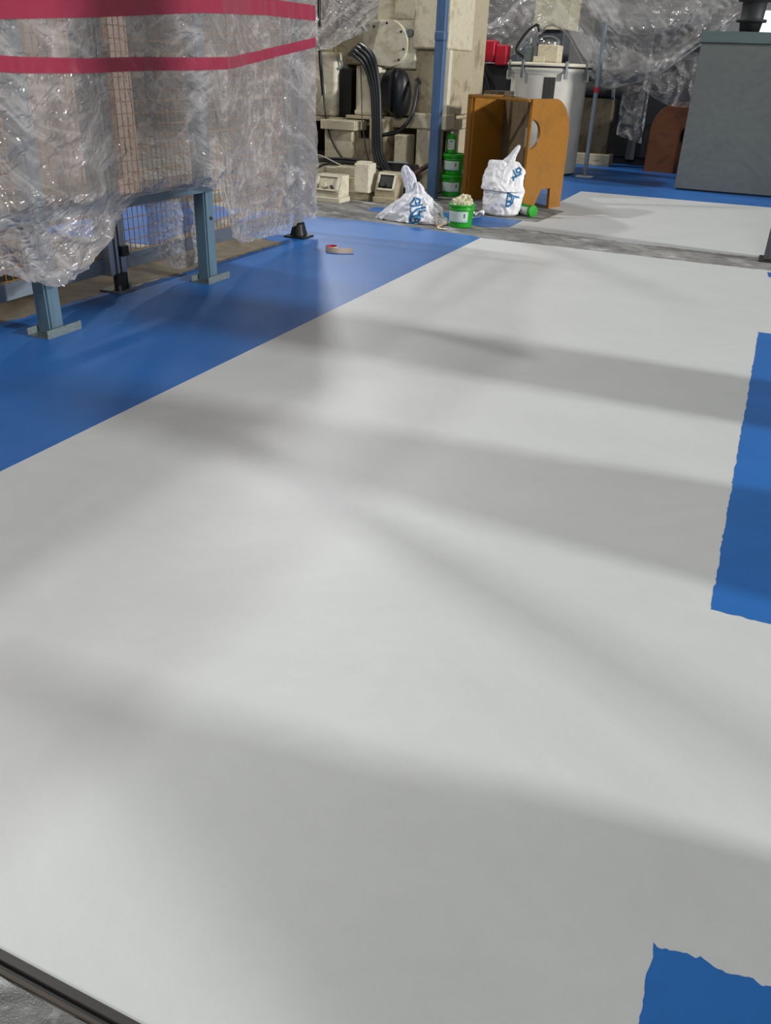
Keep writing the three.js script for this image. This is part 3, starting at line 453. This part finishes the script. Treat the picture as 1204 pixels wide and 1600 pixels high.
  part('side_body', b(-6.7, -6.1, 0.3, 0.62, -11.0, -10.7, 0.02), M.creamOld, t);
}
{ // base unit in front of the machine: beam, T bracket
  const t = thing('machine_bracket', 'cream steel beam and bracket assembly on the floor before the machine', 'machine part', [-5, 0, -10]);
  part('beam', bx(-0.9, 0.15, 0.2, 0.33, -0.3, -0.12, 0.012), M.cream, t); part('leg', bx(-0.9, -0.75, 0, 0.2, -0.3, -0.12, 0.01), M.creamOld, t);
  part('upright', [bx(0.04, 0.27, 0.004, 0.26, -0.1, 0.1, 0.015), bx(-0.05, 0.25, 0.26, 0.37, -0.12, 0.09, 0.012)], M.cream, t);
  part('plate', bx(0.25, 0.45, 0.1, 0.435, -0.02, 0.2, 0.015), M.creamPale, t); part('stub', bx(0.2, 0.36, 0.37, 0.44, -0.1, 0.04, 0.01), M.creamPale, t);
  part('foot', bx(0.02, 0.42, 0.0, 0.1, -0.12, 0.12, 0.012), M.creamOld, t);
}
function slopedBox(name, label, pos, w, h, d, mat, inner, group) {
  const t = thing(name, label, 'machine foot', pos, 0, group);
  part('base', bx(-w * 0.58, w * 0.58, 0, h * 0.2, -d / 2, d * 0.62, 0.008), mat, t);
  const s = new THREE.Shape(); s.moveTo(-d / 2, 0); s.lineTo(d / 2, 0); s.lineTo(d / 2, h * 0.18); s.lineTo(d * 0.12, h * 0.8); s.lineTo(-d / 2, h * 0.8); s.closePath();
  part('body', new THREE.ExtrudeGeometry(s, { depth: w, bevelEnabled: true, bevelSize: 0.006, bevelThickness: 0.006, bevelSegments: 2 }).rotateY(-Math.PI / 2).translate(w / 2, h * 0.22, 0), mat, t);
  const n = new THREE.Vector3(0, d * 0.38, h * 0.62).normalize(), q = new THREE.Quaternion().setFromUnitVectors(new THREE.Vector3(0, 0, 1), n), put = (g) => { g.applyQuaternion(q); return g.translate(0, h * 0.71 + n.y * 0.008, d * 0.31 + n.z * 0.008); }, L = Math.hypot(d * 0.38, h * 0.62);
  part('face_frame', [put(bx(-w * 0.46, -w * 0.36, -L * 0.44, L * 0.44, 0, 0.02, 0.004)), put(bx(w * 0.36, w * 0.46, -L * 0.44, L * 0.44, 0, 0.02, 0.004)), put(bx(-w * 0.46, w * 0.46, L * 0.36, L * 0.46, 0, 0.02, 0.004)), put(bx(-w * 0.46, w * 0.46, -L * 0.46, -L * 0.36, 0, 0.02, 0.004))], M.creamPale, t);
  part('face', put(bx(-w * 0.37, w * 0.37, -L * 0.37, L * 0.37, -0.01, 0.004, 0)), inner, t);
  part('screw', put(cyl(-w * 0.12, -L * 0.16, 0.02, 0.035, 0.03, 0.05, 'z', 16)), inner, t); part('screw', put(cyl(w * 0.2, -L * 0.22, 0.015, 0.02, 0.02, 0.03, 'z', 12)), M.darkSteel, t);
}
slopedBox('levelling_foot', 'cream levelling foot with a sloped framed face on the bare concrete', [-4.97, 0, -9.62], 0.34, 0.29, 0.26, M.creamPale, M.cream);
slopedBox('levelling_foot', 'grimy grey levelling foot partly hidden behind the slumped bag', [-4.36, 0, -10.0], 0.26, 0.33, 0.26, M.creamOld, M.darkSteel);
{ const t = new THREE.Group(); t.name = 'oil_tray'; t.position.set(0.9, 0, 0.65); scene.getObjectByName('moulding_machine').add(t);
  part('tray', [bx(-0.38, 0.1, 0.003, 0.4, -0.2, -0.17, 0.005), bx(-0.38, 0.1, 0.003, 0.04, -0.2, 0.15, 0.005)], M.darkSteel, t); part('lip', bar([-0.4, 0.4, -0.15], [0.0, 0.42, -0.05], 0.012, 8), M.rail, t); }
// hoses and cables
const machine = scene.getObjectByName('moulding_machine');
const hose = (name, pts, r, mat, label) => part(name, tube(pts.map(([x, y, z]) => [x + 5.2, y, z + 11]), r, 60, 10), mat, machine, label);
[[0, 0, 'leftmost'], [0.045, 0.035, 'second'], [0.09, 0.07, 'third'], [0.13, 0.1, 'rightmost']].forEach(([dx, dy, w], i) => hose('hydraulic_hose', [[-5.42 + dx, 1.6 + dy, -10.98], [-5.25 + dx, 1.6 + dy, -10.72], [-5.02 + dx, 1.5 + dy * 0.8, -10.58], [-4.88 + dx * 0.8, 1.25, -10.52], [-4.82 + dx * 0.7, 0.9, -10.48], [-4.78 + dx * 0.8, 0.5, -10.45], [-4.68 + dx, 0.32, -10.42], [-4.5 + dx, 0.14, -10.4 + dx]], 0.026, M.rubber, `${w} of the thick black hoses arching down the cream machine`));
hose('hydraulic_hose', [[-4.45, 1.32, -11.05], [-4.42, 1.34, -10.9], [-4.39, 1.15, -10.8], [-4.42, 0.92, -10.72], [-4.55, 0.76, -10.66], [-4.78, 0.7, -10.6]], 0.026, M.rubber, 'curved black hose looping from the right column to the pedestals');
part('fitting', cyl(0.74, 1.34, 0, 0.03, 0.03, 0.06, 'z', 14), M.footMetal, machine);
hose('cable', [[-5.72, 2.4, -10.75], [-5.71, 1.6, -10.75], [-5.66, 1.2, -10.72], [-5.62, 0.92, -10.7], [-5.5, 0.66, -10.6], [-5.28, 0.42, -10.5], [-5.05, 0.3, -10.45]], 0.011, M.rubber, 'thin black cable sagging across the left pedestal');
hose('cable', [[-5.72, 2.5, -10.72], [-5.715, 1.9, -10.72], [-5.7, 1.5, -10.72], [-5.66, 1.12, -10.72]], 0.022, M.rubber, 'thick black cable hanging straight from above on the left housing');
hose('cable', [[-5.12, 1.5, -10.7], [-5.08, 1.2, -10.66], [-5.03, 0.85, -10.6], [-4.9, 0.45, -10.5], [-4.84, 0.36, -10.48]], 0.007, M.rubber, 'thin black cable left of the hose bundle');
hose('cable', [[-5.7, 0.44, -10.3], [-5.45, 0.44, -10.25], [-5.2, 0.38, -10.18], [-4.98, 0.33, -10.12], [-4.8, 0.33, -10.15]], 0.008, std(0xb8b2a2, 0.5), 'pale grey cable lying along the cream beam');
hose('cable', [[-5.8, 0.3, -10.18], [-5.55, 0.37, -10.2], [-5.2, 0.38, -10.3], [-4.9, 0.37, -10.4], [-4.7, 0.34, -10.4]], 0.018, M.rubber, 'black cable running along the back of the cream beam');
hose('cable', [[-5.75, 0.36, -10.3], [-5.4, 0.4, -10.36], [-5.0, 0.4, -10.42], [-4.66, 0.34, -10.38]], 0.018, M.rubber, 'black cable lying behind the other black beam cable');
hose('cable', [[-5.62, 0.16, -10.0], [-5.5, 0.22, -9.98], [-5.35, 0.34, -10.1], [-5.15, 0.38, -10.25]], 0.014, M.rubber, 'black cable hooked over the cream beam');
single('floor_hose', tube([[-4.12, 0.1, -10.25], [-4.0, 0.15, -10.1], [-3.86, 0.1, -9.95], [-3.8, 0.03, -9.9]], 0.03, 40, 10), std(0x55524c, 0.5), 'grey hose curving to the floor behind the slumped bag', 'hose');
single('floor_hose', tube([[-4.18, 0.13, -10.3], [-4.05, 0.18, -10.16], [-3.9, 0.12, -10.02], [-3.83, 0.03, -9.98]], 0.026, 40, 10), std(0x6a665e, 0.5), 'pale grey hose curving to the floor beside the blue pole', 'hose');
part('steel_bar', bar([0.7, 0.12, 0.68], [1.15, 0.42, 0.38], 0.03, 6), std(0x3a1d18, 0.6), machine, 'dark red-brown bar');
// film on the machine top
part('film_cover', surface((u, v) => { const x = lerp(-6.15, -4.86, u), low = pieces([[0, 1.6], [0.25, 1.6], [0.5, 1.66], [0.75, 1.78], [0.9, 1.86], [1, 2.0]], u), y = lerp(low + 0.015 * ns(u * 12, 3), 2.5, v), w = 0.4 * ns(x * 2, y * 2, 5); return [x + 5.2, y, 0.38 - 0.25 * v + 0.08 * ns(x * 2.2, y * 2, 2) + 0.06 * Math.max(0, crease((x + w) * 2.6 - y * 2, (y + w) * 3.4, 7)) ** 2 + 0.02 * Math.max(0, crease((x - w) * 7, (y + w) * 6, 3)) ** 3]; }, 130, 90), film(0.6, 0.12, [2, 1.4]), machine, 'milky plastic sheet over the top left');

// ------------------------------------------------------------ grey post and box behind the pole
{ const t = thing('machine_column', 'grey-beige machine column between the blue pole and the yellow bracket', 'machine', [-3.78, 0, -12.3]);
  part('column', bx(-0.14, 0.16, 0, 1.24, -0.25, 0.2, 0.01), M.greyBrown, t); part('front_panel', bx(-0.14, 0.04, 0.02, 1.2, 0.2, 0.22, 0.004), paint([150, 142, 124], 0.6, [110, 98, 80], 0.5), t); }

// ------------------------------------------------------------ tank
{
  const t = thing('mixing_tank', 'cream cylindrical tank with clamped lid, dark sight panel and motor on top', 'tank', [-3.72, 0, -14.8]);
  part('shell', lathe([[0, 0.02], [0.58, 0.02], [0.6, 0.04], [0.6, 1.46], [0.66, 1.5], [0.66, 1.56], [0, 1.56]], 72), M.creamTank, t);
  part('lid', lathe([[0.6, 1.565], [0.675, 1.565], [0.68, 1.58], [0.68, 1.6], [0.66, 1.615], [0, 1.63]], 72), M.creamPale, t);
  part('gasket', lathe([[0.64, 1.555], [0.672, 1.555], [0.672, 1.567], [0.64, 1.567]], 72), M.black, t);
  part('sight_panel', curvedPatch(0.604, 0.604, 0.5, 1.42, 0.12, 0.42), M.darkSteel, t, 'dark vertical sight panel');
  for (const a of [-0.95, -0.42, 0.62, 1.2]) { const g = [bx(-0.02, 0.02, 1.48, 1.64, -0.012, 0.022, 0.004), bx(-0.028, 0.028, 1.4, 1.49, -0.01, 0.02, 0.004)].map(q => q.translate(0, 0, 0.675).rotateY(a)); part('clamp', g, M.footMetal, t); }
  for (const a of [-1.35, 1.35]) part('lug', bx(-0.03, 0.03, 1.36, 1.5, 0.6, 0.68, 0.02).rotateY(a), M.creamTank, t);
  const mot = part('motor_box', [bx(-0.13, 0.2, 1.62, 1.86, 0.1, 0.4, 0.02), bx(-0.18, 0.0, 1.62, 1.7, 0.15, 0.42, 0.01)], M.cream, t);
  part('dome', new THREE.SphereGeometry(0.17, 32, 16).scale(1.1, 0.65, 1).translate(-0.02, 1.88, 0.2), M.chrome, mot, 'shiny metal dome');
  part('valve', [bx(-0.36, -0.24, 1.62, 1.84, 0.2, 0.32, 0.02), cyl(-0.3, 1.9, 0.26, 0.04, 0.03, 0.1)], M.footMetal, t);
  part('cable', tube([[-0.38, 1.68, 0.3], [-0.5, 1.78, 0.3], [-0.42, 1.95, 0.3], [-0.28, 2.1, 0.3], [-0.2, 2.12, 0.3], [-0.16, 2.04, 0.28]], 0.022, 50, 8), M.rubber, t, 'black cable arching above the lid');
}
{ const t = thing('valve_unit', 'red valve unit half covered by film left of the tank', 'machine part', [-4.72, 0, -15.1]);
  part('body', bx(-0.22, 0.0, 1.6, 1.92, -0.12, 0.15, 0.03), M.red, t); part('block', bx(0.0, 0.2, 1.56, 1.86, -0.12, 0.12, 0.03), M.red, t); part('stand', bx(-0.3, 0.3, 0, 1.58, -0.3, -0.05, 0.02), M.darkMachine, t); part('pipe', tube([[-0.35, 1.35, 0], [-0.2, 1.45, 0.05], [-0.05, 1.2, 0.1], [0.0, 0.8, 0.1]], 0.03), M.rubber, t); }

// ------------------------------------------------------------ thin pole holding the film, with foot plate
{ const t = thing('prop_pole', 'thin grey prop pole with red taped top and white foot plate', 'pole', [-2.9, 0, -14.62]);
  part('tube', cyl(0, 1.1, 0, 0.035, 0.035, 2.18, 'y', 18), M.rail, t); part('tape_band', cyl(0, 1.27, 0, 0.04, 0.04, 0.075, 'y', 18), M.red, t, 'red tape band'); part('foot_plate', bx(-0.13, 0.13, 0.004, 0.016, -0.1, 0.1, 0.003), M.white, t, 'white foot plate'); }

// ------------------------------------------------------------ back machinery
{
  const k = thing('dark_machine', 'dark machine hulk under the sagging film at the back', 'machine', [-2.4, 0, -18]);
  part('body', bx(-0.9, 1.0, 0.12, 1.75, -0.6, 0.7, 0.03), M.darkMachine, k); part('top_box', bx(-0.7, 0.3, 1.75, 2.15, -0.5, 0.3, 0.03), M.darkMachine, k); part('post', bx(-0.3, -0.14, 0.1, 2.4, 0.72, 0.82, 0.01), M.midMachine, k); part('skid', bx(-0.9, 1.0, 0, 0.12, -0.6, 0.6, 0), M.black, k);
  const d = thing('dark_pipe', 'dark grey pipe and drive behind the tank', 'pipe', [-3.1, 0, -16.8]);
  part('pipe', cyl(0, 1.24, 0, 0.13, 0.13, 1.1, 'x', 28), M.darkSteel, d); part('flange', cyl(0.1, 1.24, 0, 0.17, 0.17, 0.05, 'x', 28), M.footMetal, d); part('stand', bx(-0.5, 0.12, 0, 1.1, -0.12, 0.1, 0.02), M.greyBrown, d); part('foot', bx(-0.5, 0.22, 0.0, 0.2, -0.15, 0.22, 0.02), M.creamOld, d);
  const o = thing('orange_machine', 'rust orange machine guard with a round hole in the dark at the back', 'machine', [-1.75, 0, -16.6]);
  const s = new THREE.Shape(); s.moveTo(-0.45, 0); s.lineTo(0.6, 0); s.lineTo(0.6, 1.1); s.lineTo(0.1, 1.1); s.absarc(0, 0.65, 0.45, Math.PI / 2, Math.PI, false); s.closePath(); const h = new THREE.Path(); h.absellipse(0.18, 0.6, 0.13, 0.17, 0, Math.PI * 2); s.holes.push(h);
  part('guard', new THREE.ExtrudeGeometry(s, { depth: 0.3, bevelEnabled: true, bevelSize: 0.02, bevelThickness: 0.02, bevelSegments: 2, curveSegments: 24 }), M.orange, o); part('inside', bx(-0.4, 0.6, 0.01, 1.0, -0.4, -0.05, 0.02), M.darkMachine, o);
  part('plate', bx(0.15, 0.5, 0.0, 0.75, 0.33, 0.36, 0.006), M.brown, o);
  const l = thing('machine_block', 'cream box body showing pale through the film above the tank', 'machine', [-4.6, 0, -18.4]);
  part('body', bx(-0.35, 0.35, 2.2, 3.0, -0.4, 0.4, 0.02), paint([232, 226, 188], 0.5, [200, 192, 150], 0.2), l); part('stand', bx(-0.25, 0.25, 0, 2.2, -0.3, 0.3, 0.02), M.midMachine, l);
  const g = thing('machine_block', 'grey machine body behind the film left of the tank', 'machine', [-5.6, 0, -17.6]);
  part('body', bx(-0.7, 0.6, 0, 2.4, -0.5, 0.5, 0.03), M.midMachine, g); part('door', bx(-0.5, 0.4, 0.3, 1.5, 0.5, 0.53, 0.01), M.darkMachine, g);
  const g2 = thing('machine_block', 'grey panelled machine body behind the film right of the prop pole', 'machine', [-3.2, 0, -19.6]);
  part('body', bx(-0.8, 1.6, 0, 2.55, -0.5, 0.5, 0.03), M.midMachine, g2); part('panel', bx(-0.2, 0.5, 1.9, 2.5, 0.5, 0.53, 0.01), M.cabinet, g2); part('panel', bx(0.7, 1.4, 1.9, 2.4, 0.5, 0.53, 0.01), M.darkMachine, g2);
}
{ // large sagging film at the back: hem line across x
  const hem = [[-5.6, 1.35], [-5.3, 1.4], [-4.85, 1.55], [-4.5, 1.78], [-4.25, 1.98], [-3.98, 2.16], [-3.72, 2.06], [-3.5, 1.8], [-3.26, 1.48], [-2.98, 1.27], [-2.6, 1.34], [-2.15, 1.5], [-1.75, 1.8], [-1.35, 2.1], [-0.95, 2.4], [-0.7, 2.62]];
  const t = thing('plastic_sheet', 'wide clear plastic sheet sagging from above over the back machinery', 'plastic sheet', [-3, 0, -15.6]);
  part('film', surface((u, v) => { const x = lerp(-5.6, -0.7, u), low = pieces(hem, x), y = lerp(low + 0.012 * ns(x * 9, 3), 3.4, Math.pow(v, 1.15)), sag = y - low, c = x + 2.98;
    const f = 0.09 * Math.sin((sag * 9 + Math.abs(c) * 1.4) + 1.5 * ns(x * 1.2, y, 2)) * smooth(0, 0.12, sag) + 0.06 * ns(x * 2.5, y * 2, 3) + 0.03 * (1 - Math.abs(2.5 * ns(x * 5 + y * 4, y * 7, 9)));
    return [x + 3, y, f - 0.25 * sag]; }, 260, 110), film(0.76, 0.14, [2.5, 1], 0xd9d6d4, 0.02), t);
  part('hem_roll', tube(hem.map(([x, y]) => [x + 3, y + 0.012, 0.05 + 0.03 * ns(x * 5, 2)]), 0.012, 120, 7), film(0.65, 0.2, [1, 1]), t);
  part('film_piece', surface((u, v) => { const x = lerp(-2.4, -1.3, u), low = 1.05 + 0.7 * (u - 0.6) ** 2, y = lerp(low, 1.85, v); return [x + 3, y, -0.4 + 0.08 * ns(x * 3, y * 2, 4) + 0.05 * Math.max(0, crease(x * 3, y * 3, 1)) ** 2]; }, 70, 50), film(0.85, 0.2, [1.2, 0.8]), t);  // separate small sheets, grouped under the wide one
  part('film_piece', surface((u, v) => { const x = lerp(-2.75, -2.3, u), y = lerp(0.45 + 0.12 * (1 - u), 1.35, v); return [x + 3, y, -0.55 + 0.06 * ns(x * 6, y * 3, 4) + 0.06 * Math.max(0, crease(x * 6, y * 4, 1)) ** 2]; }, 50, 60), film(0.85, 0.1, [0.6, 0.8]), t);
}

// ------------------------------------------------------------ big grey cabinet with rim and a dark fitting on it
{
  const t = thing('steel_cabinet', 'big grey steel cabinet with a greenish top rim at the back right', 'cabinet', [-0.2, 0, -14.3]);
  part('body', bx(-1.2, 0.9, 0.025, 1.93, -0.7, 0.4, 0.01), M.cabinet, t); part('top_rim', bx(-1.225, 0.93, 1.93, 2.07, -0.73, 0.43, 0.008), M.cabinetRim, t, 'greenish steel rim'); part('plinth', bx(-1.15, 0.85, 0, 0.025, -0.66, 0.37, 0), M.black, t);
  const d = thing('pipe_fitting', 'dark flanged pipe fitting standing on the grey cabinet', 'pipe', [-0.82, 2.07, -14.2]);
  part('pipe', lathe([[0, 0], [0.13, 0], [0.15, 0.12], [0.2, 0.125], [0.2, 0.16], [0.15, 0.165], [0.16, 0.36], [0.22, 0.37], [0.22, 0.42], [0.17, 0.43], [0.17, 1.2], [0, 1.2]], 40), M.darkMachine, d);
}
{ const t = thing('guard_post', 'dark grey steel guard post cut off by the right edge beyond the gutter', 'post', [0.17, 0, -8.85]);
  part('post', bx(-0.13, 0.13, 0.014, 1.1, -0.11, 0.11, 0.01), M.midMachine, t); part('base_plate', bx(-0.17, 0.17, 0.003, 0.014, -0.15, 0.15, 0.003), M.darkSteel, t); part('cap', bx(-0.14, 0.14, 1.1, 1.12, -0.12, 0.12, 0.004), M.darkSteel, t); }

// ------------------------------------------------------------ unseen, right of the frame: inferred pillar, hood and sheet shaped to shade the walkway
struct('wall_pillar', bx(1.05, 1.75, 0, RH, -4.98, -4.23, 0.02), M.wall, 'square building pillar beside the walkway', 'pillar');
{ const t = thing('added_hood_machine', 'added unseen grey machine, its sloping hood shaped to shade the walkway, beside the near blue rectangle, outside the frame', 'machine', [1.3, 0, 0]);
  const s = new THREE.Shape(); s.moveTo(1.56, 0); s.lineTo(1.56, 1.13); s.lineTo(1.44, 0.985); s.lineTo(1.19, 0.79); s.lineTo(0.9, 0.62); s.lineTo(0.4, 0.34); s.lineTo(0.3, 0.2); s.lineTo(0.3, 0); s.closePath();  // added outline, shaped so its shade ends along the near walkway
  part('hood', new THREE.ExtrudeGeometry(s, { depth: 0.5, bevelEnabled: false }).rotateY(Math.PI / 2).translate(0, 0, 0), M.cabinet, t); part('door', bx(-0.02, 0, 0.05, 0.6, -1.6, -1.0, 0.004), M.cabinetRim, t); }
{ const t = thing('plastic_sheet', 'added unseen plastic sheet stretched over a low trestle to shade the walkway, outside the frame', 'plastic sheet', [1.4, 0, -3.05]);
  part('film', surface((u, v) => { const k = lerp(1, 0.25, v), z = lerp(-0.5, 0.5, u) * k - 0.1 * v, y = lerp(0.06, 1.5, v); return [0.04 * ns(z * 5, y * 3), y, z]; }, 40, 60), film(0.3, 0.2, [1, 3]), t);  // tapered film added to cast the soft middle shade band
  for (const q of [-1, 1]) part('stand', bar([-0.03, 0, 0.5 * q], [-0.03, 1.5, 0.13 * q - 0.1], 0.02), M.rail, t); }

renderer.render(scene, camera);
